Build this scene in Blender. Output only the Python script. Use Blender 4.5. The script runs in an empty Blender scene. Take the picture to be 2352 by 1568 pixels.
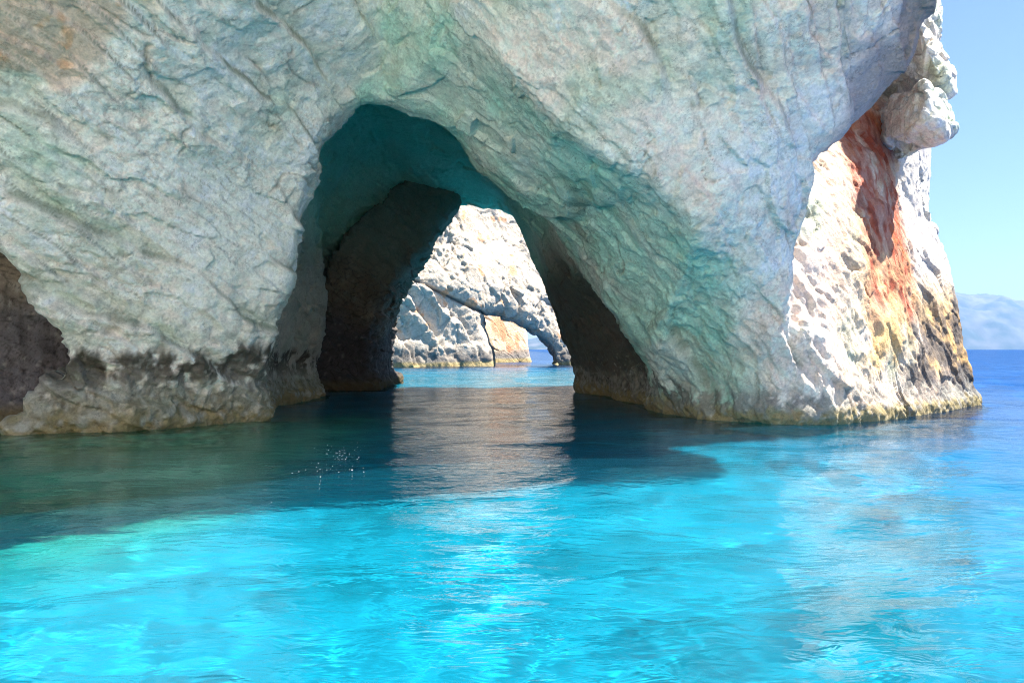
import bpy, math, random, time
import numpy as np
from mathutils import Vector
T0 = time.time()
rng = np.random.default_rng(7); random.seed(7)
C = bpy.context.scene.collection
SC = bpy.context.scene

# ------------------------------------------------------------------ camera, sky, sun, exposure
F = 1846.0; CAMH = 2.0; HOR = 802.0; CU = 1176.0      # focal length and horizon in 2352 px wide photo units
cam = bpy.data.objects.new('camera', bpy.data.cameras.new('camera')); C.objects.link(cam)
cam.location = (0, 0, CAMH); cam.rotation_euler = (math.radians(90), 0, 0)
cam.data.sensor_width = 36; cam.data.lens = 36*F/2352; cam.data.shift_y = (HOR-784)/2352
cam.data.clip_start = 0.1; cam.data.clip_end = 30000
SC.camera = cam
SUN = Vector((0.56, 0.06, 1.0)).normalized()
elev = math.asin(SUN.z); azim = math.atan2(SUN.x, SUN.y)
w = bpy.data.worlds.new("World"); SC.world = w; w.use_nodes = True
nt = w.node_tree; bg = nt.nodes['Background']
sky = nt.nodes.new('ShaderNodeTexSky'); sky.sky_type = 'NISHITA'; sky.sun_disc = False
sky.sun_elevation = elev; sky.sun_rotation = azim; sky.air_density = 1.0; sky.dust_density = 0.3; sky.ozone_density = 4.0
nt.links.new(sky.outputs[0], bg.inputs[0]); bg.inputs[1].default_value = 0.0515
sun = bpy.data.objects.new('sun', bpy.data.lights.new('sun', 'SUN')); C.objects.link(sun)
sun.data.energy = 5.0; sun.data.angle = math.radians(0.5); sun.data.color = (1.0, 0.94, 0.85)
sun.rotation_euler = SUN.to_track_quat('Z', 'Y').to_euler(); sun.location = (30, 10, 60)
SC.view_settings.view_transform = 'Standard'; SC.view_settings.look = 'None'
SC.view_settings.exposure = 1.86; SC.view_settings.gamma = 1
SC.cycles.use_denoising = True; SC.cycles.denoising_prefilter = 'NONE'; SC.cycles.filter_width = 1.1
SC.cycles.max_bounces = 10; SC.cycles.diffuse_bounces = 5; SC.cycles.glossy_bounces = 4
SC.cycles.transparent_max_bounces = 12; SC.cycles.volume_bounces = 0
SC.cycles.caustics_reflective = False; SC.cycles.caustics_refractive = True
sun.data.cycles.is_caustics_light = True
SC.cycles.sample_clamp_indirect = 10

def tag(o, label=None, cat=None, group=None, kind=None):
    if label: o['label'] = label
    if cat: o['category'] = cat
    if group: o['group'] = group
    if kind: o['kind'] = kind
    return o
def at(u, v, Y): return ((u-CU)/F*Y, Y, CAMH+(HOR-v)/F*Y)

# ------------------------------------------------------------------ numpy noise
def _h(i, j, k, s):
    n = (i.astype(np.int64)*374761393 + j.astype(np.int64)*668265263 + k.astype(np.int64)*2147483647*3 + s*1274126177) & 0xffffffff
    n = ((n ^ (n >> 13)) * 1274126177) & 0xffffffff
    n = ((n ^ (n >> 16)) * 2246822519) & 0xffffffff
    return ((n ^ (n >> 15)) & 0xffffff).astype(np.float32) / 16777216.0
def vn(P, s=0):
    """value noise, -1..1"""
    f = np.floor(P); t = (P-f).astype(np.float32); t = t*t*t*(t*(t*6-15)+10); f = f.astype(np.int64)
    i, j, k = f[:, 0], f[:, 1], f[:, 2]; x, y, z = t[:, 0], t[:, 1], t[:, 2]
    def e(a, b, c): return _h(i+a, j+b, k+c, s)
    c00 = e(0,0,0)*(1-x)+e(1,0,0)*x; c10 = e(0,1,0)*(1-x)+e(1,1,0)*x
    c01 = e(0,0,1)*(1-x)+e(1,0,1)*x; c11 = e(0,1,1)*(1-x)+e(1,1,1)*x
    return ((c00*(1-y)+c10*y)*(1-z)+(c01*(1-y)+c11*y)*z)*2-1
def fbm(P, o=4, s=0, g=0.5):
    a, r, q = 1.0, 0.0, 0.0
    for n in range(o):
        r = r + a*vn(P*(2.03**n)+n*17.3, s+n); q += a; a *= g
    return r/q
def worley(P, s=0):
    """F1, F2-F1 and a random tilted plane per cell"""
    f = np.floor(P).astype(np.int64)
    n = len(P); d1 = np.full(n, 9., np.float32); d2 = np.full(n, 9., np.float32); pl = np.zeros(n, np.float32)
    for a in (-1, 0, 1):
        for b in (-1, 0, 1):
            for c in (-1, 0, 1):
                i, j, k = f[:, 0]+a, f[:, 1]+b, f[:, 2]+c
                r1, r2, r3 = _h(i, j, k, s), _h(i, j, k, s+1), _h(i, j, k, s+2)
                dx = P[:, 0]-i-r1; dy = P[:, 1]-j-r2; dz = P[:, 2]-k-r3
                d = np.sqrt(dx*dx+dy*dy+dz*dz).astype(np.float32)
                m = d < d1
                d2 = np.where(m, d1, np.minimum(d2, d))
                pv = ((r2-.5)*dx + (r3-.5)*dy + (r1-.5)*dz)*2 + (r1+r3-1)*0.5
                pl = np.where(m, pv, pl).astype(np.float32); d1 = np.where(m, d, d1)
    return d1, d2-d1, pl
def sst(a, b, x):
    t = np.clip((x-a)/(b-a), 0, 1); return t*t*(3-2*t)
def smax(a, b, k): h = np.clip(0.5+0.5*(a-b)/k, 0, 1); return b*(1-h)+a*h+k*h*(1-h)
def smin(a, b, k): return -smax(-a, -b, k)

# ------------------------------------------------------------------ implicit rock mesher
def poly_sdf(poly, X, Z):
    """signed distance (negative inside) to a closed polygon of (x, z) points"""
    n = len(poly); d = np.full(X.shape, 1e9, np.float32); s = np.ones(X.shape, np.float32)
    for i in range(n):
        x0, y0 = poly[i]; x1, y1 = poly[i-1]
        ex, ey = x1-x0, y1-y0; wx, wy = X-x0, Z-y0
        t = np.clip((wx*ex+wy*ey)/(ex*ex+ey*ey+1e-9), 0, 1)
        d = np.minimum(d, (wx-ex*t)**2+(wy-ey*t)**2)
        c1 = Z >= y0; c2 = Z < y1; c3 = ex*wy > ey*wx
        s = np.where((c1 & c2 & c3) | (~c1 & ~c2 & ~c3), -s, s)
    return s*np.sqrt(d)
def pxpoly(pts, Y): return [((u-CU)/F*Y, CAMH+(HOR-v)/F*Y) for u, v in pts]
def rbf(pts, val, smooth=0.0):
    """linear-kernel RBF with an affine part, returns f(X, Z)"""
    p = np.array(pts, float); n = len(p)
    K = -np.linalg.norm(p[:, None]-p[None], axis=2) + 0.0; K -= smooth*np.eye(n)
    A = np.zeros((n+3, n+3)); A[:n, :n] = K; A[:n, n] = 1; A[:n, n+1:] = p; A[n, :n] = 1; A[n+1:, :n] = p.T
    c = np.linalg.solve(A, np.concatenate([val, [0, 0, 0]]))
    def f(X, Z):
        r = np.full(X.shape, c[n]); r = r + c[n+1]*X + c[n+2]*Z
        for i in range(n): r -= c[i]*np.sqrt((X-p[i, 0])**2+(Z-p[i, 1])**2)
        return r.astype(np.float32)
    return f
def nets(Fv, o, h):
    nx, ny, nz = Fv.shape; ins = Fv < 0
    c = np.zeros((nx-1, ny-1, nz-1), np.int8)
    for a in (0, 1):
        for b in (0, 1):
            for d in (0, 1): c += ins[a:nx-1+a, b:ny-1+b, d:nz-1+d]
    act = np.argwhere((c > 0) & (c < 8)); idx = np.full(c.shape, -1, np.int64); idx[tuple(act.T)] = np.arange(len(act))
    S = np.zeros((len(act), 3)); W = np.zeros(len(act))
    for ax in range(3):
        for a in (0, 1):
            for b in (0, 1):
                q = [0, 0, 0]; oth = [x for x in range(3) if x != ax]; q[oth[0]] = a; q[oth[1]] = b
                r = list(q); r[ax] = 1
                v0 = Fv[act[:, 0]+q[0], act[:, 1]+q[1], act[:, 2]+q[2]]; v1 = Fv[act[:, 0]+r[0], act[:, 1]+r[1], act[:, 2]+r[2]]
                m = (v0 < 0) != (v1 < 0); t = np.where(m, v0/(v0-v1+1e-12), 0)
                p = np.array(q)[None]+np.zeros((len(act), 3)); p[:, ax] = t
                S += p*m[:, None]; W += m
    V = (act+S/W[:, None])*h+np.array(o)[None]
    quads = []
    for ax in range(3):
        oth = [x for x in range(3) if x != ax]; sl0 = [slice(1, -1)]*3; sl1 = [slice(1, -1)]*3
        sl0[ax] = slice(0, -1); sl1[ax] = slice(1, None)
        a = ins[tuple(sl0)]; b = ins[tuple(sl1)]
        e = np.argwhere(a != b); fl = a[tuple(e.T)]
        e = e.copy(); e[:, oth[0]] += 1; e[:, oth[1]] += 1
        def g(d0, d1):
            k = e.copy(); k[:, oth[0]] += d0; k[:, oth[1]] += d1; return idx[tuple(k.T)]
        q = np.stack([g(-1, -1), g(0, -1), g(0, 0), g(-1, 0)], 1)
        flip = fl if ax != 1 else ~fl
        q = np.where(flip[:, None], q, q[:, ::-1]); quads.append(q)
    return V, np.concatenate(quads)
def raw_mesh(name, V, Q):
    me = bpy.data.meshes.new(name); n = len(V); m = len(Q); k = Q.shape[1]
    me.vertices.add(n); me.vertices.foreach_set('co', V.astype(np.float32).ravel())
    me.loops.add(m*k); me.loops.foreach_set('vertex_index', Q.astype(np.int32).ravel())
    me.polygons.add(m); me.polygons.foreach_set('loop_start', np.arange(0, m*k, k, dtype=np.int32))
    me.update(calc_edges=True); return me
def get_co(me):
    a = np.empty(len(me.vertices)*3, np.float32); me.vertices.foreach_get('co', a); return a.reshape(-1, 3)
def get_no(me):
    a = np.empty(len(me.vertices)*3, np.float32); me.vertices.foreach_get('normal', a) if False else me.vertex_normals.foreach_get('vector', a); return a.reshape(-1, 3)
def frustum(P, mrg=1.35):
    y = np.maximum(P[:, 1], 0.01)
    return (P[:, 1] > 0.5) & (np.abs(P[:, 0]/y) < 0.637*mrg) & ((P[:, 2]-CAMH)/y < 0.435*mrg+0.05) & (P[:, 2] > -1.2)
def rock(name, field, lo, hi, h, levels, disp, colour, mat, base=(0, 0, 0), parent=None, origin=True):
    """mesh an implicit rock, subdivide it, carve its relief and colour its stains and painted light"""
    ax = [np.arange(lo[i], hi[i]+h*.5, h, dtype=np.float32) for i in range(3)]
    X, Z = np.meshgrid(ax[0], ax[2], indexing='ij')
    Fv = field(ax[0], ax[1], ax[2], X, Z).astype(np.float32)
    Fv[0] = Fv[-1] = 1; Fv[:, 0] = Fv[:, -1] = 1; Fv[:, :, 0] = Fv[:, :, -1] = 1
    V, Q = nets(Fv, lo, h); del Fv
    me = raw_mesh(name, V, Q)
    o = bpy.data.objects.new(name, me); C.objects.link(o)
    sm = o.modifiers.new('s', 'SMOOTH'); sm.factor = 0.5; sm.iterations = 2
    sb = o.modifiers.new('u', 'SUBSURF'); sb.levels = sb.render_levels = levels; sb.use_limit_surface = False
    dg = bpy.context.evaluated_depsgraph_get()
    me2 = bpy.data.meshes.new_from_object(o.evaluated_get(dg)); o.modifiers.clear(); o.data = me2; bpy.data.meshes.remove(me); me2.name = name
    P = get_co(me2); N = get_no(me2); vis = frustum(P)
    D = np.zeros(len(P), np.float32); col = np.full((len(P), 4), 0.45, np.float32); col[:, 3] = 1
    if vis.any():
        d, aux = disp(P[vis], N[vis]); D[vis] = d
        col[vis, :3] = colour(P[vis], N[vis], aux)
    nv = ~vis
    if nv.any(): D[nv] = 0.35*fbm(P[nv]*0.3, 3, 5)
    P2 = P+N*D[:, None]-np.array(base, np.float32)[None]
    me2.vertices.foreach_set('co', P2.ravel()); me2.update()
    at_ = me2.color_attributes.new('stain_and_light', 'FLOAT_COLOR', 'POINT'); at_.data.foreach_set('color', col.ravel())
    me2.materials.append(mat); me2.polygons.foreach_set('use_smooth', np.ones(len(me2.polygons), bool))
    o.location = base
    if parent: o.parent = parent; o.location = Vector(base)-parent.location
    print(name, len(P), 'verts', round(time.time()-T0, 1), 's'); return o

# ------------------------------------------------------------------ rock relief, stains, painted light and shade
def strata(P, ang, period, s, warp=0.5):
    n = np.array([math.sin(ang), 0.12, math.cos(ang)], np.float32)
    q = (P@n + warp*fbm(P*0.35, 3, s))/period
    fr = q-np.floor(q)
    return np.where(fr < 0.9, fr/0.9, (1-fr)/0.1), q
def ridge(P, o, s): return 1-2*np.abs(fbm(P, o, s, 0.55))*1.6
def crackline(P, s, wd):
    Pw = P + 0.25*np.stack([vn(P*0.8, s+1), vn(P*0.8, s+2), vn(P*0.8, s+3)], 1) + 0.12*np.stack([vn(P*3, s+4), vn(P*3, s+5), vn(P*3, s+6)], 1)
    return np.exp(-(vn(Pw, s)/wd)**2)
def disp_main(P, N, k=1.0, amp=1.0):
    A = {}
    d = 0.36*fbm(P*0.28, 3, 11)
    s1 = np.zeros(len(P), np.float32)
    ln = np.zeros(len(P), np.float32); rt = sst(-2.5, 1.5, P[:, 0]+0.25*P[:, 2])
    for an, per, s, am, wt_ in ((0.52, 1.6, 21, .26, 1-rt), (0.60, 0.55, 23, .13, 1-rt), (0.55, 0.25, 25, .05, 1-rt), (0.86, 1.9, 27, .26, rt), (0.80, 0.7, 28, .12, rt), (0.86, 0.3, 29, .05, rt)):
        st, q = strata(P, an, per, s, 0.8 if per > 1 else 0.4)
        g = sst(-0.15, 0.35, fbm(P*0.3+3.3+s, 2, s+5))*wt_*(1-0.65*sst(7.5, 9, P[:, 0])); fr_ = q-np.floor(q); ln = np.maximum(ln, np.exp(-((fr_-0.97)/0.055)**2)*g*(1.0 if per > .4 else .6)); d += am*(st-0.5)*g
        if per > 1: s1 = s1+(1-st)*g
    A['ledge'] = s1; A['ln'] = ln
    c, si = np.cos(0.52+0.32*rt), np.sin(0.52+0.32*rt)
    Pw = P + 0.22*np.stack([fbm(P*0.9, 2, 31), fbm(P*0.9, 2, 32), fbm(P*0.9, 2, 33)], 1)
    R = np.stack([Pw[:, 0]*c-Pw[:, 2]*si, Pw[:, 1], Pw[:, 0]*si+Pw[:, 2]*c], 1)
    f1, e1, p1 = worley(R*np.array([0.40, 0.7, 1.6], np.float32), 41)
    f2, e2, p2 = worley(R*np.array([1.2, 1.8, 4.0], np.float32)+3.1, 51)
    rough = 0.12+0.88*sst(-0.15, 0.35, fbm(P*0.42+9, 3, 61)); rough = np.maximum(rough, 0.8*s1)*(1-0.35*sst(7.5, 9.5, P[:, 0])); A['rough'] = rough
    f3, e3, p3 = worley(R*np.array([2.6, 3.5, 7.5], np.float32)+1.7, 55)
    d += 0.11*p1 + 0.045*p2*rough + 0.02*p3*rough
    k1 = crackline(R*np.array([0.22, 0.5, 1.25], np.float32), 141, 0.035); k2 = crackline(R*np.array([1.5, 1.0, 0.4], np.float32)+7, 151, 0.03)*sst(.05, .35, fbm(P*.5, 2, 157))
    A['crk'] = np.maximum(k1*sst(-.25, .2, fbm(P*.4+5, 2, 159)), k2)
    d -= 0.06*A['crk']*sst(-.3, .3, vn(P*1.9, 158))
    # rain flutes near the foot
    fl = fbm(P*np.array([2.1, 2.1, 0.32], np.float32), 3, 71)
    ft = 1-sst(2.5, 5.0, P[:, 2]); d += 0.13*ft*fl
    r = fbm(P*3.1, 4, 81); d += 0.035*r*rough
    d += 0.018*ridge(P*2.4, 3, 83)*rough + 0.022*fbm(P*7.0, 3, 85) + 0.03*fbm(P*4.5, 2, 86)
    A['e1'] = e1; A['e2'] = e2; A['fine'] = r; A['flute'] = fl
    zz = P[:, 2]; d += 0.10*np.exp(-((zz-0.25)/0.28)**2) + 0.05*(1-sst(0.4, 0.9, zz))*fbm(P*6, 3, 91)
    return d*amp, A
def mix(a, b, t): return a*(1-t[:, None])+np.array(b, np.float32)[None]*t[:, None]
def soffit_glow(P):
    s = poly_sdf(SOFFIT_GLOW, P[:, 0], P[:, 2])
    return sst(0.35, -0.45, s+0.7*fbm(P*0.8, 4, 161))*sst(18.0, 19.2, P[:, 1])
def col_main(P, N, A, red=True):
    x, y, z = P[:, 0], P[:, 1], P[:, 2]
    c = np.tile(np.array([0.91, 0.82, 0.72], np.float32), (len(P), 1))
    big = fbm(P*0.35, 4, 101); c = mix(c, (0.70, 0.56, 0.50), 0.7*sst(0.0, 0.5, big)*sst(-9, 2, x+z*.8-3)); c = mix(c, (0.87, 0.68, 0.58), 0.7*sst(-3, 1, x)*sst(-.4, .3, fbm(P*.5+3, 3, 102)))
    c = mix(c, (0.42, 0.62, 0.49), 0.6*sst(-0.05, 0.45, fbm(P*0.5+7, 4, 103)))
    c = mix(c, (0.42, 0.54, 0.40), 0.45*sst(0.55, 1.0, A['ledge']))
    c = mix(c, (0.88, 0.86, 0.82), 0.7*sst(0.15, 0.5, fbm(P*0.6+20, 3, 107)))
    # ochre seams along the beds
    n = np.array([math.sin(.58), 0.1, math.cos(.58)], np.float32); q = P@n + 0.3*fbm(P*0.6, 3, 109)
    oc = np.exp(-((q-(5.1))/0.16)**2)*sst(-.1, .5, fbm(P*0.7, 3, 111)); c = mix(c, (0.55, 0.42, 0.20), 0.75*oc)
    # brown weathered patch at the upper left
    pt = sst(0.15, -0.25, ((x+9.6)/1.5)**2+((z-9.3)/1.6)**2-1+0.9*fbm(P*0.9, 3, 113))
    c = mix(c, (0.62, 0.47, 0.36), 0.85*pt); c = mix(c, (0.60, 0.33, 0.16), 0.6*pt*sst(0.3, 0.6, fbm(P*3.3, 2, 115)))
    c = mix(c, (0.34, 0.69, 0.54), 0.74*soffit_glow(P)*(0.45+0.55*sst(-.3, .3, fbm(P*np.array([.7, .5, .7], np.float32), 4, 163))))  # green bounce light off the water, painted into the soffit colour
    c *= (1+0.16*A['fine']+0.10*fbm(P*7, 3, 117))[:, None]
    c = mix(c, (0.24, 0.28, 0.20), 0.85*A['ln']*sst(-.5, .2, fbm(P*1.5, 3, 145)))
    c = mix(c, (0.22, 0.20, 0.14), 0.6*A['crk']*sst(-.5, .3, vn(P*1.9, 158)))
    c = mix(c, (0.33, 0.30, 0.24), 0.32*sst(0.15, 0.55, fbm(P*np.array([3.5, 3.5, 5.0], np.float32), 4, 143))*A['rough'])
    c = mix(c, (0.26, 0.24, 0.17), 0.30*(1-sst(0.0, 0.10, A['e2']))*A['rough'])
    dp = sst(31, 38, y+0.8*fbm(P*.5, 2, 118))*sst(1.5, -1.5, x); c = mix(c, (0.09, 0.07, 0.055), 0.88*dp*sst(10.5, 7, z+1.2*big)); c = mix(c, (0.30, 0.29, 0.24), 0.65*sst(23.6, 26, y)*sst(0, -3, x)*sst(8, 5, z+big)); c = mix(c, (0.34, 0.74, 0.60), 0.75*sst(23.5, 27, y)*sst(5.5, 8, z)*sst(8, 6, x)); dr = sst(26.0, 29.5, y+0.7*fbm(P*.6, 3, 146)+0.28*(5-z))*sst(-1, 1, x)*sst(7.0, 4.5, z+big); c = mix(c, (0.075, 0.06, 0.045), 0.92*dr)  # tunnel walls: brown rock plus painted recess shade; ceiling: painted green bounce light
    # stains of the right flank: rust red above, yellow ochre below, grey black near the foot
    ed = sst(1.1, 0.5, np.abs(poly_sdf(EDGE, x, z)+0.35)+0.5*fbm(P*1.2, 3, 165))*sst(5.0, 6.2, z)*sst(7.4, 8.2, x)*sst(22.5, 20.5, y); c = mix(c, (0.27, 0.27, 0.30), 0.8*ed)  # grey shade of the overhang's underside, painted along its edge
    if red:
        fk = sst(8.0, 9.2, x); c = c*(1-fk[:, None]*0.26*np.array([[.6, .9, 1.3]], np.float32))
        fx = x - (12.05+0.02*(z-6)) ; m = fbm(P*np.array([1.3, 1.3, .45], np.float32), 4, 121)
        wr = sst(1.15, 0.5, np.abs(fx+0.3*m+0.35)/1.9)*sst(2.4, 3.6, z+0.9*m)*sst(11.6, 9.8, z)*sst(9.5, 10.6, x)
        wr = wr*sst(-0.75, 0.0, fbm(P*np.array([2.6, 2.6, 1.0], np.float32)+5, 4, 123))
        wr = wr*(0.72+0.28*sst(-.2, .3, A['fine']+.5*fbm(P*np.array([4., 4., 1.], np.float32), 3, 128))); c = mix(c, (0.40, 0.075, 0.03), 0.96*wr); c = mix(c, (0.62, 0.27, 0.09), 0.4*wr*sst(0.1, 0.5, fbm(P*np.array([1.8, 1.8, .7], np.float32)+2, 4, 129))); c = mix(c, (0.20, 0.05, 0.03), 0.7*wr*sst(0.1, 0.4, fbm(P*np.array([3.5, 3.5, 1.2], np.float32), 3, 124)))
        yo = sst(9.4, 10.8, x)*sst(1.0, 2.0, z+m)*sst(6.0, 4.2, z+m)*sst(-0.55, 0.1, fbm(P*0.9+31, 3, 125))
        c = mix(c, (0.74, 0.46, 0.18), 0.85*yo*(1-wr))
        wh = sst(13.0, 13.5, x)*sst(3, 5, z); c = mix(c, (0.66, 0.62, 0.56), 0.8*wh)
        bk = sst(11.0, 12.6, x+0.8*m)*sst(4.3, 2.6, z+1.3*m)*sst(-0.35, 0.1, fbm(P*1.6+11, 4, 127))
        c = mix(c, (0.09, 0.085, 0.085), 0.85*bk)
    return waterline(P, c, A)
def waterline(P, c, A, k=1.0):
    x, y, z = P[:, 0], P[:, 1], P[:, 2]
    left = sst(2, -3, x)
    drip = fbm(P*np.array([2.2, 2.2, 0.55], np.float32), 4, 131)
    sp = fbm(P*4.5, 3, 133); ft = 1.0-0.55*sst(1, 6, x)
    top = (1.8+0.75*drip)*k*ft
    band = sst(top+0.22, top-0.12, z)*sst(-0.45, 0.1, drip+1.3*sp+0.25*sst(top, 0.6, z))
    dk = np.where((x > 6)[:, None], np.array([[0.17, 0.16, 0.15]]), np.array([[0.13, 0.115, 0.09]])).astype(np.float32)
    t = (0.86*band*(1-0.35*sst(8, 11, x)))[:, None]; c = c*(1-t)+dk*t
    tp = np.exp(-((z-top+0.22)/0.28)**2)*left*sst(0.0, .4, sp+.5*drip+.15); c = mix(c, (0.06, 0.05, 0.035), 0.8*tp)
    gr = sst(1.35, 0.9, z+0.35*drip)*ft; c = mix(c, (0.42, 0.41, 0.34), 0.85*gr*sst(-0.4, 0.3, sp+.6*fbm(P*9, 2, 139)))
    ol = sst(1.05, 0.6, z/ft+0.3*drip); c = mix(c, (0.24, 0.21, 0.11), 0.6*ol*sst(-0.6, 0.3, -sp))
    cr = sst(0.45, 0.15, z+0.45*sp); c = mix(c, (0.30, 0.235, 0.10), 0.7*cr)
    c = mix(c, (0.6, 0.58, 0.5), 0.35*sst(0.42, 0.6, fbm(P*7.5, 2, 137))*sst(2.3, 1.4, z))
    uw = sst(0.05, -0.1, z); c = mix(c, (0.22, 0.24, 0.13), 0.7*uw)
    return np.clip(c, 0.015, 0.8)

def nn(nt, t, **kw):
    n = nt.nodes.new(t)
    for k, v in kw.items(): setattr(n, k, v)
    return n
def rock_mat(name, scale=1.0, bump=0.7, tint=(1, 1, 1)):
    m = bpy.data.materials.new(name); m.use_nodes = True; nt = m.node_tree; L = nt.links.new
    bs = nt.nodes['Principled BSDF']; bs.inputs['Roughness'].default_value = 0.86; bs.inputs['Specular IOR Level'].default_value = 0.25
    geo = nn(nt, 'ShaderNodeNewGeometry'); att = nn(nt, 'ShaderNodeAttribute', attribute_name='stain_and_light')
    def noise(sc, det, ro=0.6):
        n = nn(nt, 'ShaderNodeTexNoise'); n.inputs['Scale'].default_value = sc*scale; n.inputs['Detail'].default_value = det
        n.inputs['Roughness'].default_value = ro; L(geo.outputs['Position'], n.inputs['Vector']); return n
    def ramp(src, a, b, va, vb):
        r = nn(nt, 'ShaderNodeMapRange'); L(src, r.inputs[0]); r.inputs[1].default_value = a; r.inputs[2].default_value = b
        r.inputs[3].default_value = va; r.inputs[4].default_value = vb; return r.outputs[0]
    n1 = noise(14, 9, .7); n2 = noise(2.2, 6, .6)
    v = nn(nt, 'ShaderNodeTexVoronoi', feature='DISTANCE_TO_EDGE'); v.inputs['Scale'].default_value = 4.2*scale
    wp = nn(nt, 'ShaderNodeVectorMath', operation='MULTIPLY_ADD'); L(n2.outputs['Color'], wp.inputs[0]); wp.inputs[1].default_value = (1.3/scale,)*3; L(geo.outputs['Position'], wp.inputs[2]); L(wp.outputs[0], v.inputs['Vector'])
    crack = ramp(v.outputs['Distance'], 0.0, 0.022, 0.45, 1.0)
    patch = ramp(n2.outputs['Fac'], 0.46, 0.60, 0.0, 1.0)
    mk = nn(nt, 'ShaderNodeMix', data_type='FLOAT'); L(patch, mk.inputs[0]); mk.inputs[2].default_value = 1.0; L(crack, mk.inputs[3])
    spk = ramp(n1.outputs['Fac'], 0.3, 0.7, 0.76, 1.22)
    mu = nn(nt, 'ShaderNodeMath', operation='MULTIPLY'); L(mk.outputs[0], mu.inputs[0]); L(spk, mu.inputs[1])
    sc_ = nn(nt, 'ShaderNodeVectorMath', operation='SCALE'); L(att.outputs['Color'], sc_.inputs[0]); L(mu.outputs[0], sc_.inputs['Scale'])
    tn = nn(nt, 'ShaderNodeVectorMath', operation='MULTIPLY'); L(sc_.outputs[0], tn.inputs[0]); tn.inputs[1].default_value = tint
    L(tn.outputs[0], bs.inputs['Base Color'])
    ad = nn(nt, 'ShaderNodeMath', operation='MULTIPLY_ADD'); L(mk.outputs[0], ad.inputs[0]); ad.inputs[1].default_value = 0.7; L(n1.outputs['Fac'], ad.inputs[2])
    bp = nn(nt, 'ShaderNodeBump'); bp.inputs['Strength'].default_value = bump; bp.inputs['Distance'].default_value = 0.06/scale
    L(ad.outputs[0], bp.inputs['Height']); L(bp.outputs[0], bs.inputs['Normal'])
    return m
M_near = rock_mat('limestone_near'); M_far = rock_mat('limestone_far', 0.3, 0.8, (1.0, 1.0, 1.0)); M_dark = rock_mat('brown_rock', 1.2)

# ------------------------------------------------------------------ the main sea arch
faceA = [  # (u, v, Y) of the overhanging front mass
 (0,998,18.8),(150,994,19.1),(300,990,19.6),(450,980,21.0),(618,965,22.6),
 (100,760,18.6),(300,760,19.3),(500,760,20.6),(610,780,22.0),
 (0,400,17.2),(200,450,18.0),(400,450,19.0),(560,450,20.5),(660,520,21.8),
 (0,0,15.6),(200,0,16.0),(400,0,16.6),(600,0,17.6),(760,0,19.2),(860,0,20.4),(960,0,19.4),
 (300,200,17.4),(550,200,18.8),(700,200,20.6),(780,180,21.5),(870,150,21.8),(1000,110,19.8),
 (1100,0,17.8),(1400,0,16.6),(1700,0,16.2),(1950,0,16.6),(2130,0,17.6),
 (1150,190,18.5),(1350,200,17.6),(1600,200,17.4),(1850,200,17.6),(2050,180,18.8),
 (1320,320,18.3),(1420,390,18.4),(1510,440,18.5),(1600,540,18.9),(1600,400,18.4),(1800,400,18.6),(1890,400,19.4),
 (1600,650,20.6),(1750,600,19.7),(1840,560,20.0),(1590,800,22.3),(1700,800,21.4),(1800,760,20.6),
 (1530,945,25.5),(1600,962,23.0),(1700,970,22.0),(1850,978,21.0),(1950,800,21.6),(2000,970,22.4)]
ptsA = [((u-CU)/F*Y, CAMH+(HOR-v)/F*Y) for u, v, Y in faceA]; valA = [p[2] for p in faceA]
ptsA += [(-20,0),(-20,8),(-14,16),(-6,16),(0,16),(3.6,16),(5.4,16),(9.6,16),(13.4,16),(-20,18),(-14,12),(-6,12),(0,12),(5,12),(10,12)]
valA += [16.5, 15.0, 8.0, 8.0, 8.4, 10.8, 15.0, 16.2, 17.0, 7.8, 11.8, 12.4, 12.9, 14.4, 15.8]
YA = rbf(ptsA, valA, 0.05)
faceB = [(1850,978,21.0),(1920,975,21.3),(2000,968,22.2),(2100,955,24.1),(2200,935,27.8),(1700,970,22.6),(1530,945,27),
 (1850,760,20.9),(1850,600,21.6),(1900,480,22.9),(1960,760,22.6),(2050,760,24.4),(2130,760,26.8),
 (1960,500,24.6),(2050,500,26.4),(2120,500,28.0),(2000,330,26.9),(2080,250,28.4),(2120,200,29.8),(2120,50,31.5),(1950,150,28),
 (1700,600,22.5),(1600,300,23),(2150,850,27.2)]
YB = rbf([((u-CU)/F*Y, CAMH+(HOR-v)/F*Y) for u, v, Y in faceB]+[(13,14),(8,14),(13,19)], [p[2] for p in faceB]+[33,30,35], 0.05)
edgeA = pxpoly([(2840,-1050),(2720,-680),(2560,-465),(2200,-290),(2125,-150),(2130,20),(2122,135),(2060,195),(1990,268),(1925,315),(1925,386),(1925,455),(1918,540),(1915,690),(1925,800),(1915,1010),(1920,1200),
                (-2500,1200),(-2500,-1200),(2840,-1200)], 18.1)
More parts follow.
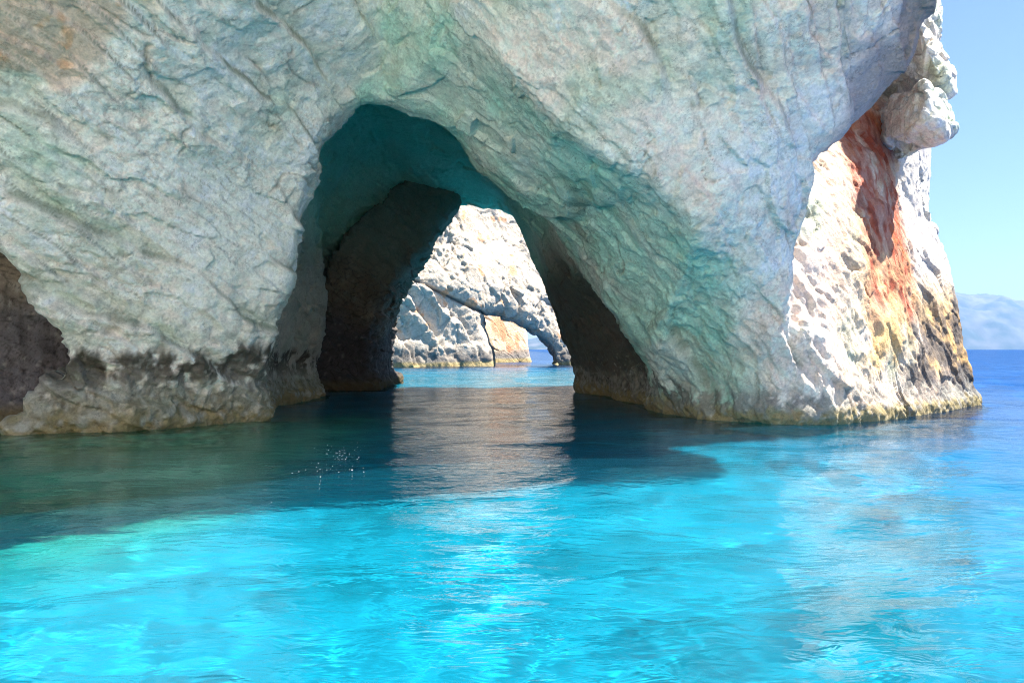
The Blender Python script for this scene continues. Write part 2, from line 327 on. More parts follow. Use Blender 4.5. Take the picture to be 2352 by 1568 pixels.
SECT = [ # (Y, outline in px at that depth): the hollow the sea has worn through the arch
 (15.0, [(600,1300),(600,965),(640,700),(700,450),(740,300),(800,150),(900,60),(990,60),(1140,190),(1270,320),(1380,400),(1480,450),(1560,530),(1620,620),(1640,900),(1650,1300)]),
 (18.8, [(602,1300),(602,965),(596,850),(640,680),(676,520),(715,330),(770,190),(850,60),(950,20),(1040,70),(1148,165),(1294,308),(1403,378),(1496,425),(1588,512),(1645,600),(1660,700),(1640,860),(1620,980),(1620,1300)]),
 (22.8, [(617,1300),(617,965),(611,880),(622,760),(650,690),(672,600),(690,520),(705,460),(722,400),(742,340),(770,300),(800,270),(835,247),(870,243),(920,258),(960,268),(1000,287),(1050,325),(1130,395),(1250,475),(1380,570),(1470,690),(1510,820),(1530,950),(1530,1300)]),
 (24.2, [(600,1300),(600,965),(600,760),(640,640),(680,450),(720,330),(760,260),(830,190),(930,190),(1010,270),(1100,362),(1240,470),(1360,600),(1440,720),(1490,830),(1515,950),(1515,1300)]),
 (29.0, [(640,1300),(640,925),(628,850),(660,690),(690,500),(700,350),(760,180),(850,130),(980,140),(1080,250),(1160,380),(1250,500),(1320,640),(1400,730),(1470,840),(1480,925),(1480,1300)]),
 (34.0, [(747,1300),(747,910),(722,830),(738,760),(748,700),(740,560),(730,400),(760,300),(850,262),(980,270),(1080,340),(1160,430),(1225,530),(1290,680),(1370,800),(1410,912),(1410,1300)]),
 (38.5, [(700,1300),(700,900),(690,700),(720,520),(800,380),(880,340),(980,350),(1080,390),(1150,440),(1215,545),(1260,680),(1295,760),(1322,850),(1323,898),(1323,1300)]),
 (42.0, [(760,1300),(765,892),(735,800),(740,700),(770,600),(850,500),(930,430),(1000,430),(1060,430),(1150,460),(1214,540),(1262,650),(1290,740),(1330,850),(1345,893),(1345,1300)]),
 (44.6, [(905,1300),(905,882),(888,830),(893,760),(903,705),(930,660),(960,612),(1000,570),(1030,512),(1056,472),(1095,478),(1145,478),(1196,506),(1228,556),(1260,650),(1300,740),(1345,850),(1360,885),(1360,1300)]),
 (50.0, [(820,1300),(820,880),(860,760),(905,700),(1000,560),(1050,455),(1140,465),(1230,520),(1320,740),(1400,885),(1400,1300)]),
]
SOFFIT_GLOW = pxpoly([(602,1300),(602,965),(596,850),(640,680),(676,520),(715,330),(770,190),(820,60),(850,-60),(1000,-60),(1060,60),(1160,175),(1294,308),(1403,385),(1496,440),(1600,520),(1680,600),(1720,720),(1750,860),(1750,1300)], 20.0)  # outline of the painted green water glow
EDGE = edgeA
HOLE2 = [(-900,1250),(-900,100),(-300,380),(-90,470),(0,530),(30,580),(60,650),(100,720),(126,772),(130,835),(95,860),(50,895),(28,940),(8,990),(-10,1250)]
def field_main(ax, ay, az, X, Z):
    out = np.empty((len(ax), len(ay), len(az)), np.float32)
    fA = YA(X, Z); fB = YB(X, Z); eA = poly_sdf(edgeA, X, Z)
    S = [(Y, poly_sdf(pxpoly(p, Y), X, Z)) for Y, p in SECT]; ys = [s[0] for s in S]
    h2 = poly_sdf(pxpoly(HOLE2, 18.6), X, Z)
    sil = rbf([(z, 0) for z in (-2,0,2,4,7,9,13,20)]+[(0,5),(10,5)], [14.9,14.5,13.75,13.45,13.35,13.35,13.4,13.2,14.5,13.4])(Z, Z*0)
    for j, y in enumerate(ay):
        a = smax((fA-y)*0.8, eA*0.9, 0.35)
        b = (fB-y)*0.75
        r = smin(a, b, 0.25)
        r = smax(r, (X-(sil+3.0*sst(12.5, 15, Z)*(1-sst(19, 22, y)))*max(y, 24.5)/26.0)*0.9, 0.5)
        r = smax(r, y-(46.0+0.12*(X)), 1.0); r = smax(r, Z-(17.2), 1.2)
        i = max(0, min(len(S)-2, int(np.searchsorted(ys, y))-1)); t = min(1, max(0, (y-ys[i])/(ys[i+1]-ys[i]))); t = t*t*(3-2*t)*.5+t*.5
        tun = S[i][1]*(1-t)+S[i+1][1]*t
        r = smax(r, -tun, 0.10 if y < 24.6 else 0.4)
        hh = smax(h2, y-26.0, 0.6); r = smax(r, -hh, 0.3)
        out[:, j] = r
    return out
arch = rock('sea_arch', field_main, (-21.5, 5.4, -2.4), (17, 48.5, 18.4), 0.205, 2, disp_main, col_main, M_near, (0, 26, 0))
tag(arch, 'pale limestone sea arch with a dark tunnel, filling the front of the cove', 'rock arch')

# ------------------------------------------------------------------ brown rock behind the left gap, rear buttress, hanging blocks
def blob_field(fun):
    def f(ax, ay, az, X, Z):
        out = np.empty((len(ax), len(ay), len(az)), np.float32)
        for j, y in enumerate(ay): out[:, j] = fun(X, y, Z)
        return out
    return f
def disp_small(amp):
    def f(P, N):
        d, A = disp_main(P, N); return d*amp, A
    return f
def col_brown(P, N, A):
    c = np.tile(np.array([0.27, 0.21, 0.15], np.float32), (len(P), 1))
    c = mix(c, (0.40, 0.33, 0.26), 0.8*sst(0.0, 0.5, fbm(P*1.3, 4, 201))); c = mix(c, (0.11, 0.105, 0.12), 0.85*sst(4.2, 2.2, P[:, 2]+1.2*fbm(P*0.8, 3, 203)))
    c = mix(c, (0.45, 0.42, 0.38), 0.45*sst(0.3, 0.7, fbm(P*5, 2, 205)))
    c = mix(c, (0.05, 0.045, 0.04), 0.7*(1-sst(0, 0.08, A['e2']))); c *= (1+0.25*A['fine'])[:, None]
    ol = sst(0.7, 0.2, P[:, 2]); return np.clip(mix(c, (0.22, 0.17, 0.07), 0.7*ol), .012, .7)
yb = rbf([(-16,0),(-13.5,0),(-11.5,0),(-16,5),(-13,4),(-11,4),(-16,8),(-12,8)], [20.2,20.8,22.5,20.5,21.6,23.5,22,24.5], .05)
brown = rock('brown_side_rock', blob_field(lambda X, y, Z: smax(smax((yb(X, Z)-y)*.8, y-26, .5), smax(X+8.8+0.25*Z, Z-8.0, .6), .5)),
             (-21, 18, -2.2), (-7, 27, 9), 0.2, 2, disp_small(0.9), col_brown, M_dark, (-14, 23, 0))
tag(brown, 'dark brown rough rock filling the gap at the far left of the arch', 'rock wall')

def col_flank(P, N, A): return col_main(P, N, A)
sil2 = [(2100,494),(2152,500),(2188,506),(2184,560),(2186,620),(2192,690),(2205,760),(2207,820),(2222,865),(2246,903),(2240,925),(2244,1100),(1900,1100),(1900,498)]
def f_butt(X, y, Z):
    s = poly_sdf(pxpoly(sil2, 28.6), X, Z)
    return smax(smax(s-.05, (24.6+0.95*(X-12)+0.3*(Z-2))-y, .2), y-36.5, 1.5)
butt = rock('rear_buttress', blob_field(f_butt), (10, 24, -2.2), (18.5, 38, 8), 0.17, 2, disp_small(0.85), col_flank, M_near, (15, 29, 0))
tag(butt, 'lower pale and blackened buttress behind the right leg, toe in the water', 'rock buttress')
def disp_block(P, N):
    d, A = disp_main(P, N); d = np.clip(d, -.3, .3); f1, e1, p1 = worley(P*np.array([.8, .8, .95], np.float32)+5.5, 171); f2, e2, p2 = worley(P*2.1+.5, 175)
    return d*0.35+0.15*p1+0.10*p2-0.05*(1-sst(0, .1, e1)), A
sil4 = pxpoly([(700,1100),(735,905),(722,800),(738,740),(770,600),(830,505),(905,425),(980,360),(1055,380),(1050,450),(1040,472),(1010,512),(980,570),(940,612),(912,660),(884,705),(872,760),(868,830),(886,882),(886,1100)], 41.6)
def f_pil(X, y, Z): return smax(smax(poly_sdf(sil4, X, Z), (39.8+0.55*(X+7)+0.05*Z)-y, 1.0), y-46.5, .8)
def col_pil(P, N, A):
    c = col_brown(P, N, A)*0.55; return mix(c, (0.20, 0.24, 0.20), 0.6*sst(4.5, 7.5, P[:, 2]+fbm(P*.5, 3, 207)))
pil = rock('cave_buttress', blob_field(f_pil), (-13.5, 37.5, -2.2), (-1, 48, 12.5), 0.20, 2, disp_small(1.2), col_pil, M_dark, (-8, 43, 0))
tag(pil, 'dark brown buttress at the back of the tunnel, left of its bright exit', 'rock buttress')
def chunk(name, poly, Y, y0, y1, parent, base):
    lo = (min(p[0] for p in pxpoly(poly, Y))-.8, y0-.8, min(p[1] for p in pxpoly(poly, Y))-.8)
    hi = (max(p[0] for p in pxpoly(poly, Y))+.8, y1+.8, max(p[1] for p in pxpoly(poly, Y))+.8)
    def f(X, y, Z): return smax(smax(poly_sdf(pxpoly(poly, Y), X, Z), y0+0.95*(X-13.5)+0.35*(Z-9.5)-y, .1), y-y1, .3)
    o = rock(name, blob_field(f), lo, hi, 0.11, 2, disp_block, lambda P, N, A: col_main(P, N, A, False), M_near, base, parent)
    return o
chunk('overhanging_block', [(2060,-300),(2205,-300),(2214,20),(2216,60),(2204,95),(2208,140),(2222,190),(2212,218),(2182,205),(2146,176),(2116,136),(2090,60)], 25.9, 25.0, 30, arch, (14, 27, 10))
chunk('overhanging_block', [(2090,200),(2150,206),(2176,222),(2182,240),(2192,268),(2186,290),(2166,320),(2148,334),(2135,336),(2118,312),(2080,296)], 25.6, 25.2, 29.5, arch, (14, 27, 8.5))

# ------------------------------------------------------------------ the second arch, seen through the tunnel
YF = rbf([((u-CU)/F*Y, CAMH+(HOR-v)/F*Y) for u, v, Y in [(780,845,84),(900,843,89),(1000,842,92),(1110,838,97),(1280,838,101),(1340,838,102),(1500,838,104),
   (900,700,90),(1000,700,93),(1100,700,97),(1200,700,101),(1320,780,103),(900,600,93),(1000,560,95),(1100,560,99),(1200,560,104),(1300,560,108),
   (1000,470,95),(1100,470,101),(1200,470,107),(1060,640,95),(950,640,90.5)]]+[(-30,30),(0,30),(30,30)], [84,89,92,97,101,102,104,90,93,97,101,103,93,95,99,104,108,95,101,107,95,90.5]+[92,104,114], 0.5)
HOLE3 = [(1099,716),(1115,708),(1150,711),(1185,722),(1212,740),(1240,760),(1262,780),(1274,800),(1279,838),(1279,960),(1126,960),(1126,838),(1116,800),(1106,765)]
def f_far(X, y, Z):
    r = (YF(X, Z)-y)*.7; r = smax(r, y-YF(X, Z)-12, 2.0); r = smax(r, -poly_sdf(pxpoly(HOLE3, 98), X, Z), .4)
    return smax(smax(r, Z-34+0.2*np.abs(X), 3), X-24-0.1*Z, 3)
def disp_far(P, N):
    A = {}; Q = P*0.42
    d = 1.0*fbm(P*0.11, 3, 301)
    st, q = strata(P, 0.85, 3.4, 303, 1.4); g = sst(-.2, .4, fbm(P*.12, 2, 305)); d += 0.85*(st-.5)*g; A['ledge'] = (1-st)*g
    c, s = math.cos(0.9), math.sin(0.9); R = np.stack([Q[:, 0]*c-Q[:, 2]*s, Q[:, 1], Q[:, 0]*s+Q[:, 2]*c], 1)+0.25*np.stack([vn(Q, 31), vn(Q, 32), vn(Q, 33)], 1)
    f1, e1, p1 = worley(R*np.array([.8, 1., 1.3], np.float32), 307); f2, e2, p2 = worley(R*np.array([2., 2.4, 3.2], np.float32), 309)
    rough = 0.35+0.65*sst(-0.2, 0.3, fbm(P*0.13+4, 3, 311)); A['rough'] = rough; A['e1'] = e1; A['e2'] = e2
    d += (0.40*p1+0.22*p2)*rough - 0.2*(1-sst(0, .08, e1))*rough
    r = fbm(P*0.9, 4, 313); d += (0.26*r+0.10*ridge(P*.6,3,315))*rough+0.05*fbm(P*3, 2, 317); A['fine'] = r
    # the long diagonal fissure
    fis = (P[:, 2]-CAMH) - (HOR-712)/F*96 - (-(P[:, 0]+4.0))*0.47; d -= 0.55*np.exp(-(fis/0.22)**2)*sst(-2.8, -3.6, P[:, 0]); A['fis'] = np.exp(-(fis/0.2)**2)*sst(-2.8, -3.6, P[:, 0])
    return d, A
def col_far(P, N, A):
    x, y, z = P.T; c = np.tile(np.array([0.56, 0.475, 0.375], np.float32), (len(P), 1))
    c = mix(c, (0.46, 0.31, 0.19), 0.8*sst(0.05, 0.5, fbm(P*0.16, 4, 321))*sst(-14, -4, x)); c *= (1+.15*A['fine'])[:, None]
    c = mix(c, (0.25, 0.21, 0.16), 0.3*(1-sst(0, .05, A['e1']))); c = mix(c, (0.08, 0.06, 0.05), 0.9*A['fis'])
    b = fbm(P*np.array([.5, .5, .2], np.float32), 4, 323)
    c = mix(c, (0.13, 0.12, 0.11), 0.85*sst(2.9, 1.6, z+1.6*b+0.7*np.abs(fbm(P*1.5, 2, 325)))*sst(-.5, .1, b))
    c = mix(c, (0.62, 0.33, 0.17), 0.8*sst(0.45, 0.6, fbm(P*.8, 2, 327)))
    return np.clip(mix(c, (0.34, 0.27, 0.12), 0.85*sst(0.7, 0.35, z)), .02, .8)
far = rock('second_sea_arch', blob_field(f_far), (-36, 78, -2.5), (28, 124, 36), 0.62, 2, disp_far, col_far, M_far, (-5, 95, 0))
tag(far, 'sunlit white rock with a small low arch, seen through the tunnel', 'rock arch')
sil3 = pxpoly([(1085,600),(1205,640),(1210,740),(1213,790),(1219,820),(1224,833),(1226,900),(1080,900)], 124)
def f_stack(X, y, Z): return smax(smax(poly_sdf(sil3, X, Z), 120.5+0.55*(X+6)+0.35*Z-y, .5), y-136, 2)
def col_stack(P, N, A):
    x, y, z = P.T; c = col_far(P, N, dict(A, fis=A['fis']*0, e1=A['e1']*0+1))
    m = fbm(P*np.array([.45, .45, .14], np.float32), 4, 331)
    c = mix(c, (0.78, 0.58, 0.40), 0.8*sst(1, 2.5, z)); c = mix(c, (0.58, 0.24, 0.12), 0.75*sst(.05, .35, m)*sst(0.8, 2, z)*sst(9, 5.5, z))
    c = mix(c, (0.25, 0.24, 0.24), 0.6*sst(2.6, 1.0, z-0.2*x+m)*sst(-0.3, .2, m+.2)); return np.clip(mix(c, (0.42, 0.33, 0.15), .8*sst(.8, .4, z)), .02, .8)
stack = rock('orange_sea_stack', blob_field(f_stack), (-8, 119, -2.5), (6, 139, 13), 0.42, 2, lambda P, N: (lambda d, A: (d*.22, A))(*disp_far(P, N)), col_stack, M_far, (-1, 128, 0))
tag(stack, 'rust streaked orange rock standing behind the small far arch', 'sea stack')

# ------------------------------------------------------------------ polar grids round the viewer's boat: seabed and water
def polar(rad, ang):
    R, A_ = np.meshgrid(rad, ang, indexing='ij'); X = R*np.sin(A_); Y = R*np.cos(A_)
    nr, na = R.shape; i, j = np.meshgrid(np.arange(nr-1), np.arange(na), indexing='ij'); j2 = (j+1) % na
    Q = np.stack([i*na+j, (i+1)*na+j, (i+1)*na+j2, i*na+j2], -1).reshape(-1, 4)
    return X.ravel(), Y.ravel(), Q[:, ::-1]
def seabed_z(x, y):
    P = np.stack([x, y, x*0], 1).astype(np.float32)
    z = -3.0-0.7*fbm(P*0.12, 3, 401)-0.25*fbm(P*0.6, 3, 403)
    off = sst(3, 45, x-0.15*y); z = z-9*off-16*sst(50, 160, y)*(1-0.0*x)
    t = np.clip((x+12.5)/6.0, 0, 1); yl = 18.8+3.7*t
    sh = np.exp(-(np.maximum(yl-y, 0)/3.0)**2)*sst(-5.0, -8.0, x)*sst(26, 23, y); z = z*(1-sh)+(-0.55+0.35*fbm(P*0.8, 3, 405))*sh
    sh2 = np.exp(-(np.maximum(-3.5-x, 0)-4)**2/9)*sst(5, 7, y)*sst(15, 12, y)*0.55*sst(-3.0, -4.5, x); z = z*(1-sh2)+(-1.0+0.7*fbm(P*0.7, 3, 407))*sh2
    sh3 = np.exp(-((x-11)/4.5)**2-((y-24.5)/3.5)**2); z = z*(1-sh3)-1.0*sh3
    return z
ang = np.concatenate([np.linspace(-0.66, 0.66, 300), np.linspace(0.72, 2*math.pi-0.72, 60)])
rad = np.concatenate([[0.0], np.geomspace(1.2, 160, 330), np.geomspace(175, 12500, 30)])
x, y, Q = polar(rad, ang); z = seabed_z(x, y)
sb = bpy.data.objects.new('seabed', raw_mesh('seabed', np.stack([x, y, z], 1), Q)); C.objects.link(sb); tag(sb, kind='structure')
m = bpy.data.materials.new('sand_and_rock'); m.use_nodes = True; nt = m.node_tree; L = nt.links.new; bs = nt.nodes['Principled BSDF']; bs.inputs['Roughness'].default_value = 1
geo = nn(nt, 'ShaderNodeNewGeometry'); n1 = nn(nt, 'ShaderNodeTexNoise'); n1.inputs['Scale'].default_value = 0.45; n1.inputs['Detail'].default_value = 6; L(geo.outputs['Position'], n1.inputs['Vector'])
cr = nn(nt, 'ShaderNodeValToRGB'); cr.color_ramp.elements[0].position = 0.30; cr.color_ramp.elements[0].color = (0.52, 0.54, 0.46, 1); cr.color_ramp.elements[1].position = 0.50; cr.color_ramp.elements[1].color = (0.86, 0.84, 0.76, 1)
L(n1.outputs['Fac'], cr.inputs[0])
n2 = nn(nt, 'ShaderNodeTexNoise'); n2.inputs['Scale'].default_value = 3.0; n2.inputs['Detail'].default_value = 5; L(geo.outputs['Position'], n2.inputs['Vector'])
cr2 = nn(nt, 'ShaderNodeValToRGB'); cr2.color_ramp.elements[0].position = 0.35; cr2.color_ramp.elements[0].color = (0.20, 0.20, 0.11, 1); cr2.color_ramp.elements[1].position = 0.65; cr2.color_ramp.elements[1].color = (0.68, 0.66, 0.45, 1); L(n2.outputs['Fac'], cr2.inputs[0])
sx = nn(nt, 'ShaderNodeSeparateXYZ'); L(geo.outputs['Position'], sx.inputs[0]); mr = nn(nt, 'ShaderNodeMapRange'); L(sx.outputs[2], mr.inputs[0]); mr.inputs[1].default_value = -2.8; mr.inputs[2].default_value = -1.8
mx = nn(nt, 'ShaderNodeMix', data_type='RGBA'); L(mr.outputs[0], mx.inputs[0]); L(cr.outputs[0], mx.inputs[6]); L(cr2.outputs[0], mx.inputs[7]); L(mx.outputs[2], bs.inputs['Base Color'])
sb.data.materials.append(m); sb.data.polygons.foreach_set('use_smooth', np.ones(len(sb.data.polygons), bool))

def waves(x, y, r):
    h = np.zeros_like(x); P = np.stack([x, y, x*0], 1).astype(np.float32)
    wx = x+0.5*vn(P*0.5, 501)+0.15*vn(P*1.7, 507); wy = y+0.5*vn(P*0.5+9, 503)+0.15*vn(P*1.7+9, 509); g = 0.55+0.75*(0.5+0.5*fbm(P*0.12, 2, 505))
    rr = np.random.default_rng(3)
    for i in range(30):
        lam = 0.32*(1.16**i) ; lam = min(lam, 9) if i < 24 else rr.uniform(2, 7)
        a = rr.normal(math.pi/2+0.35, 0.62); k = 2*math.pi/lam; am = 0.0025*lam**1.0
        h += am*np.sin(k*(wx*math.cos(a)+wy*math.sin(a))+rr.uniform(0, 6.28))*np.clip((lam/(r*0.011+.03)-2.0)/2.5, 0, 1)
    return h*g
ang = np.concatenate([np.linspace(-0.70, 0.70, 820), np.linspace(0.76, 2*math.pi-0.76, 80)])
rad = np.concatenate([[0.0], np.geomspace(1.5, 140, 760), np.geomspace(150, 12400, 60)])
x, y, Q = polar(rad, ang); r = np.hypot(x, y); z = waves(x, y, r)*sst(400, 100, r)
na = len(ang); nr = len(rad)
V = np.stack([x, y, z], 1); low = V[-na:].copy(); low[:, 2] = -40.0; lowi = len(V)
jj = np.arange(na); skirt = np.stack([(nr-1)*na+jj, lowi+jj, lowi+(jj+1) % na, (nr-1)*na+(jj+1) % na], 1)[:, ::-1]
cen = len(V)+na; V = np.concatenate([V, low, [[0, 0, -40.0]]]); bot = np.stack([lowi+jj, lowi+(jj+1) % na, np.full(na, cen), np.full(na, cen)], 1)
me = bpy.data.meshes.new('water'); tri = bot[:, [1, 0, 2]]
Qall = np.concatenate([Q, skirt])
nq = len(Qall); me.vertices.add(len(V)); me.vertices.foreach_set('co', V.astype(np.float32).ravel())
me.loops.add(nq*4+len(tri)*3); me.loops.foreach_set('vertex_index', np.concatenate([Qall.ravel(), tri.ravel()]).astype(np.int32))
me.polygons.add(nq+len(tri)); me.polygons.foreach_set('loop_start', np.concatenate([np.arange(nq)*4, nq*4+np.arange(len(tri))*3]).astype(np.int32)); me.update(calc_edges=True); me.validate()
wt = bpy.data.objects.new('water', me); C.objects.link(wt); tag(wt, kind='structure')
me.polygons.foreach_set('use_smooth', np.ones(len(me.polygons), bool))
m = bpy.data.materials.new('sea_water'); m.use_nodes = True; nt = m.node_tree; nt.nodes.clear(); L = nt.links.new
out = nn(nt, 'ShaderNodeOutputMaterial'); geo = nn(nt, 'ShaderNodeNewGeometry')
mp = nn(nt, 'ShaderNodeMapping'); mp.inputs['Rotation'].default_value = (0, 0, 0.25); mp.inputs['Scale'].default_value = (1.0, 2.1, 1); L(geo.outputs['Position'], mp.inputs[0])
na_ = nn(nt, 'ShaderNodeTexNoise'); na_.inputs['Scale'].default_value = 2.2; na_.inputs['Detail'].default_value = 3; na_.inputs['Roughness'].default_value = 0.55; na_.inputs['Distortion'].default_value = 0.6; L(mp.outputs[0], na_.inputs['Vector'])
bp = nn(nt, 'ShaderNodeBump'); bp.inputs['Strength'].default_value = 0.20; bp.inputs['Distance'].default_value = 0.10; L(na_.outputs['Fac'], bp.inputs['Height'])
bd = nn(nt, 'ShaderNodeBump'); bd.inputs['Strength'].default_value = 1.0; bd.inputs['Distance'].default_value = 0.10; L(na_.outputs['Fac'], bd.inputs['Height'])
fr = nn(nt, 'ShaderNodeFresnel'); fr.inputs['IOR'].default_value = 1.333; L(bp.outputs[0], fr.inputs['Normal'])
gl = nn(nt, 'ShaderNodeBsdfGlossy'); gl.inputs['Roughness'].default_value = 0.03; L(bp.outputs[0], gl.inputs['Normal'])
tr = nn(nt, 'ShaderNodeBsdfRefraction'); tr.inputs['IOR'].default_value = 1.333; tr.inputs['Roughness'].default_value = 0; L(bp.outputs[0], tr.inputs['Normal'])
df = nn(nt, 'ShaderNodeBsdfDiffuse'); L(bd.outputs[0], df.inputs['Normal'])
sx = nn(nt, 'ShaderNodeSeparateXYZ'); L(geo.outputs['Position'], sx.inputs[0])
def mrange(src, a, b): r = nn(nt, 'ShaderNodeMapRange', interpolation_type='SMOOTHSTEP'); L(src, r.inputs[0]); r.inputs[1].default_value = a; r.inputs[2].default_value = b; return r.outputs[0]
ox = mrange(sx.outputs[0], 4.0, 16.0); oy = mrange(sx.outputs[1], 60.0, 115.0)
mxx = nn(nt, 'ShaderNodeMath', operation='MAXIMUM'); L(ox, mxx.inputs[0]); L(oy, mxx.inputs[1])
cm = nn(nt, 'ShaderNodeMix', data_type='RGBA'); L(mxx.outputs[0], cm.inputs[0]); cm.inputs[6].default_value = (0.014, 0.27, 0.42, 1); cm.inputs[7].default_value = (0.006, 0.10, 0.42, 1); L(cm.outputs[2], df.inputs[0])
body = nn(nt, 'ShaderNodeMixShader'); body.inputs[0].default_value = 0.62; cx = mrange(sx.outputs[0], -2.5, -5.0); cy = mrange(sx.outputs[1], 8.0, 11.0)
cy2 = mrange(sx.outputs[1], 27.0, 22.0); cq = nn(nt, 'ShaderNodeMath', operation='MULTIPLY'); L(cx, cq.inputs[0]); L(cy, cq.inputs[1])
cl = nn(nt, 'ShaderNodeMath', operation='MULTIPLY'); L(cq.outputs[0], cl.inputs[0]); L(cy2, cl.inputs[1])
cf = nn(nt, 'ShaderNodeMapRange'); L(cl.outputs[0], cf.inputs[0]); cf.inputs[3].default_value = 0.07; cf.inputs[4].default_value = 0.04; L(cf.outputs[0], body.inputs[0])
tc = nn(nt, 'ShaderNodeMix', data_type='RGBA'); L(mxx.outputs[0], tc.inputs[0]); tc.inputs[6].default_value = (0.075, 0.565, 0.745, 1); tc.inputs[7].default_value = (0.05, 0.32, 0.66, 1)
td = nn(nt, 'ShaderNodeMix', data_type='RGBA'); L(cl.outputs[0], td.inputs[0]); L(tc.outputs[2], td.inputs[6]); td.inputs[7].default_value = (0.36, 0.86, 0.70, 1); L(td.outputs[2], tr.inputs['Color'])
L(tr.outputs[0], body.inputs[1]); L(df.outputs[0], body.inputs[2])
top = nn(nt, 'ShaderNodeMixShader'); lim = nn(nt, 'ShaderNodeMapRange'); L(mrange(sx.outputs[0], 14.0, 30.0), lim.inputs[0]); lim.inputs[3].default_value = 0.60; lim.inputs[4].default_value = 0.30
mi = nn(nt, 'ShaderNodeMath', operation='MINIMUM'); L(fr.outputs[0], mi.inputs[0]); L(lim.outputs[0], mi.inputs[1]); L(mi.outputs[0], top.inputs[0]); L(body.outputs[0], top.inputs[1]); L(gl.outputs[0], top.inputs[2]); L(top.outputs[0], out.inputs['Surface'])
wt.cycles.is_caustics_caster = True; sb.cycles.is_caustics_receiver = True
me.materials.append(m)

# ------------------------------------------------------------------ far island
us = np.linspace(700, 3200, 420); ds = np.linspace(0, 1, 60)
prof = np.interp(us, [700,950,1150,1215,1250,1300,1500,1800,2000,2120,2200,2260,2300,2352,2450,2600,2800,3200], [802,800,786,778,771,772,750,712,680,662,655,662,668,684,700,745,785,802])
U, Dd = np.meshgrid(us, ds, indexing='ij'); Yd = 9000+Dd*1900
Xd = (U-CU)/F*10400; ht = (HOR-np.interp(U, us, prof))/F*10400
P = np.stack([Xd.ravel()/1000, Yd.ravel()/1000, Xd.ravel()*0], 1).astype(np.float32)
rid = (1-np.abs(fbm(P*2.2, 5, 601, 0.55))*2.2).reshape(U.shape)
shape = np.sin(np.clip(Dd*1.12, 0, 1)*math.pi/2)**0.8*np.where(Dd > .9, 1-(Dd-.9)*4, 1)
Zd = ht*shape*(0.86+0.16*rid*(1-shape*.7))+45*rid*np.minimum(ht/300, 1)*np.sin(Dd*math.pi)-2
i, j = np.meshgrid(np.arange(len(us)-1), np.arange(len(ds)-1), indexing='ij'); n_ = len(ds)
Q = np.stack([i*n_+j, (i+1)*n_+j, (i+1)*n_+j+1, i*n_+j+1], -1).reshape(-1, 4)
hl = bpy.data.objects.new('hills', raw_mesh('hills', np.stack([Xd, Yd, Zd], -1).reshape(-1, 3), Q)); C.objects.link(hl); tag(hl, kind='structure')
m = bpy.data.materials.new('island_scrub'); m.use_nodes = True; nt = m.node_tree; L = nt.links.new; bs = nt.nodes['Principled BSDF']; bs.inputs['Roughness'].default_value = 1
n1 = nn(nt, 'ShaderNodeTexNoise'); n1.inputs['Scale'].default_value = 0.004; n1.inputs['Detail'].default_value = 8; geo = nn(nt, 'ShaderNodeNewGeometry'); L(geo.outputs['Position'], n1.inputs['Vector'])
cr = nn(nt, 'ShaderNodeValToRGB'); cr.color_ramp.elements[0].position = .4; cr.color_ramp.elements[0].color = (.03, .045, .03, 1); cr.color_ramp.elements[1].position = .62; cr.color_ramp.elements[1].color = (.13, .12, .11, 1); L(n1.outputs['Fac'], cr.inputs[0]); L(cr.outputs[0], bs.inputs['Base Color'])
hl.data.materials.append(m)

# ------------------------------------------------------------------ unseen pale slope, added behind the camera to bounce sun onto the arch
t_, w_ = np.meshgrid(np.linspace(-1, 1, 90), np.linspace(0, 1, 50), indexing='ij')
an_ = math.pi+t_*1.45; rr_ = 10+22*w_; Xs = rr_*np.sin(an_)*1.1; Ys = rr_*np.cos(an_)
Ps = np.stack([Xs.ravel(), Ys.ravel(), Xs.ravel()*0], 1).astype(np.float32); Zs = 20*np.minimum(w_*1.1, 1)*np.cos(t_*1.2)**.5+2.5*fbm(Ps*.2, 4, 701).reshape(Xs.shape)*w_-1.0
i, j = np.meshgrid(np.arange(89), np.arange(49), indexing='ij'); Q = np.stack([i*50+j, (i+1)*50+j, (i+1)*50+j+1, i*50+j+1], -1).reshape(-1, 4)
sh_ = bpy.data.objects.new('shore', raw_mesh('shore', np.stack([Xs, Ys, Zs], -1).reshape(-1, 3), Q)); C.objects.link(sh_); tag(sh_, kind='structure')
m = bpy.data.materials.new('bounce_slope_limestone'); m.use_nodes = True; nt = m.node_tree; bs = nt.nodes['Principled BSDF']; bs.inputs['Roughness'].default_value = 1
n1 = nn(nt, 'ShaderNodeTexNoise'); n1.inputs['Scale'].default_value = 0.5; n1.inputs['Detail'].default_value = 8; geo = nn(nt, 'ShaderNodeNewGeometry'); nt.links.new(geo.outputs['Position'], n1.inputs['Vector'])
cr = nn(nt, 'ShaderNodeValToRGB'); cr.color_ramp.elements[0].position = .35; cr.color_ramp.elements[0].color = (.70, .60, .50, 1); cr.color_ramp.elements[1].position = .55; cr.color_ramp.elements[1].color = (.90, .80, .68, 1); nt.links.new(n1.outputs['Fac'], cr.inputs[0]); nt.links.new(cr.outputs[0], bs.inputs['Base Color'])
sh_.data.materials.append(m)

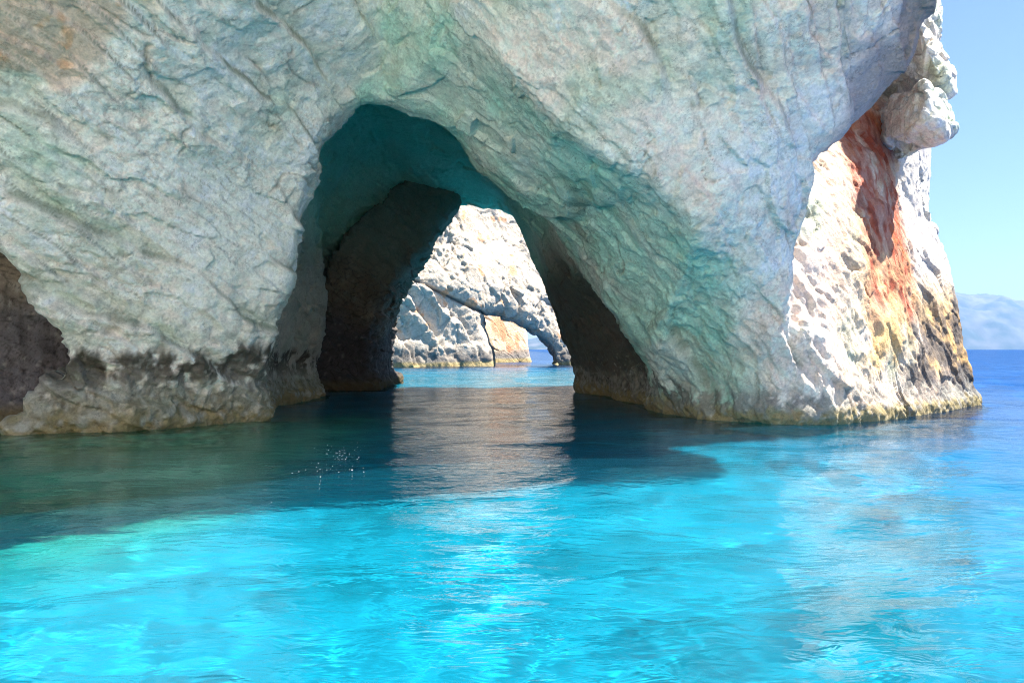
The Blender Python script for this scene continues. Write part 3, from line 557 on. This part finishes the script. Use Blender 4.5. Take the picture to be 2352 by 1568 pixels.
# ------------------------------------------------------------------ foam bubbles adrift
def bubbles():
    V, Fc = [], []
    for k in range(70):
        cl = random.random() < .5; u = random.gauss(785, 28) if cl else random.gauss(760, 40); v = random.gauss(1040, 9) if cl else random.gauss(1078, 13)
        if k > 68: u = random.uniform(0, 900); v = random.uniform(1120, 1200)
        Y = CAMH*F/(v-HOR); X = (u-CU)/F*Y; r0 = random.uniform(0.004, 0.012); b = len(V)
        n = 10
        for ring, (rr_, zz) in enumerate(((1, 0), (0.75, .55), (.35, .85))):
            for q in range(n): V.append((X+r0*rr_*math.cos(q*6.283/n), Y+r0*rr_*math.sin(q*6.283/n), 0.012+r0*zz))
        V.append((X, Y, .012+r0*.92))
        for ring in range(2):
            for q in range(n): Fc.append((b+ring*n+q, b+ring*n+(q+1) % n, b+ring*n+n+(q+1) % n, b+ring*n+n+q))
        for q in range(n): Fc.append((b+2*n+q, b+2*n+(q+1) % n, b+3*n))
        Fc.append(tuple(b+q for q in range(n-1, -1, -1)))
    me = bpy.data.meshes.new('foam_bubbles'); me.from_pydata(V, [], Fc); return me
fb = bpy.data.objects.new('foam_bubbles', bubbles()); C.objects.link(fb)
tag(fb, 'scattered white foam bubbles drifting in front of the tunnel mouth', 'foam', kind='stuff')
m = bpy.data.materials.new('foam'); m.use_nodes = True; m.node_tree.nodes['Principled BSDF'].inputs['Base Color'].default_value = (.85, .87, .88, 1); m.node_tree.nodes['Principled BSDF'].inputs['Roughness'].default_value = .4
fb.data.materials.append(m)

# ------------------------------------------------------------------ haze
S_ = 12900.0
hv = [(sx_*S_, sy_*S_, z_) for z_ in (-41.5, 900.0) for sx_, sy_ in ((-1, -1), (1, -1), (1, 1), (-1, 1))]
me = bpy.data.meshes.new('haze'); me.from_pydata(hv, [], [(0, 3, 2, 1), (4, 5, 6, 7), (0, 1, 5, 4), (1, 2, 6, 5), (2, 3, 7, 6), (3, 0, 4, 7)])
hz = bpy.data.objects.new('haze', me); C.objects.link(hz); tag(hz, 'pale blue sea haze fading the far island', 'haze', kind='stuff')
m = bpy.data.materials.new('sea_haze'); m.use_nodes = True; nt = m.node_tree; nt.nodes.clear(); out = nn(nt, 'ShaderNodeOutputMaterial')
pv = nn(nt, 'ShaderNodeVolumePrincipled'); pv.inputs['Color'].default_value = (0.30, 0.56, 1.0, 1); pv.inputs['Density'].default_value = 6.5e-5; pv.inputs['Anisotropy'].default_value = 0.2
nt.links.new(pv.outputs[0], out.inputs['Volume']); me.materials.append(m)
print('script', round(time.time()-T0, 1))
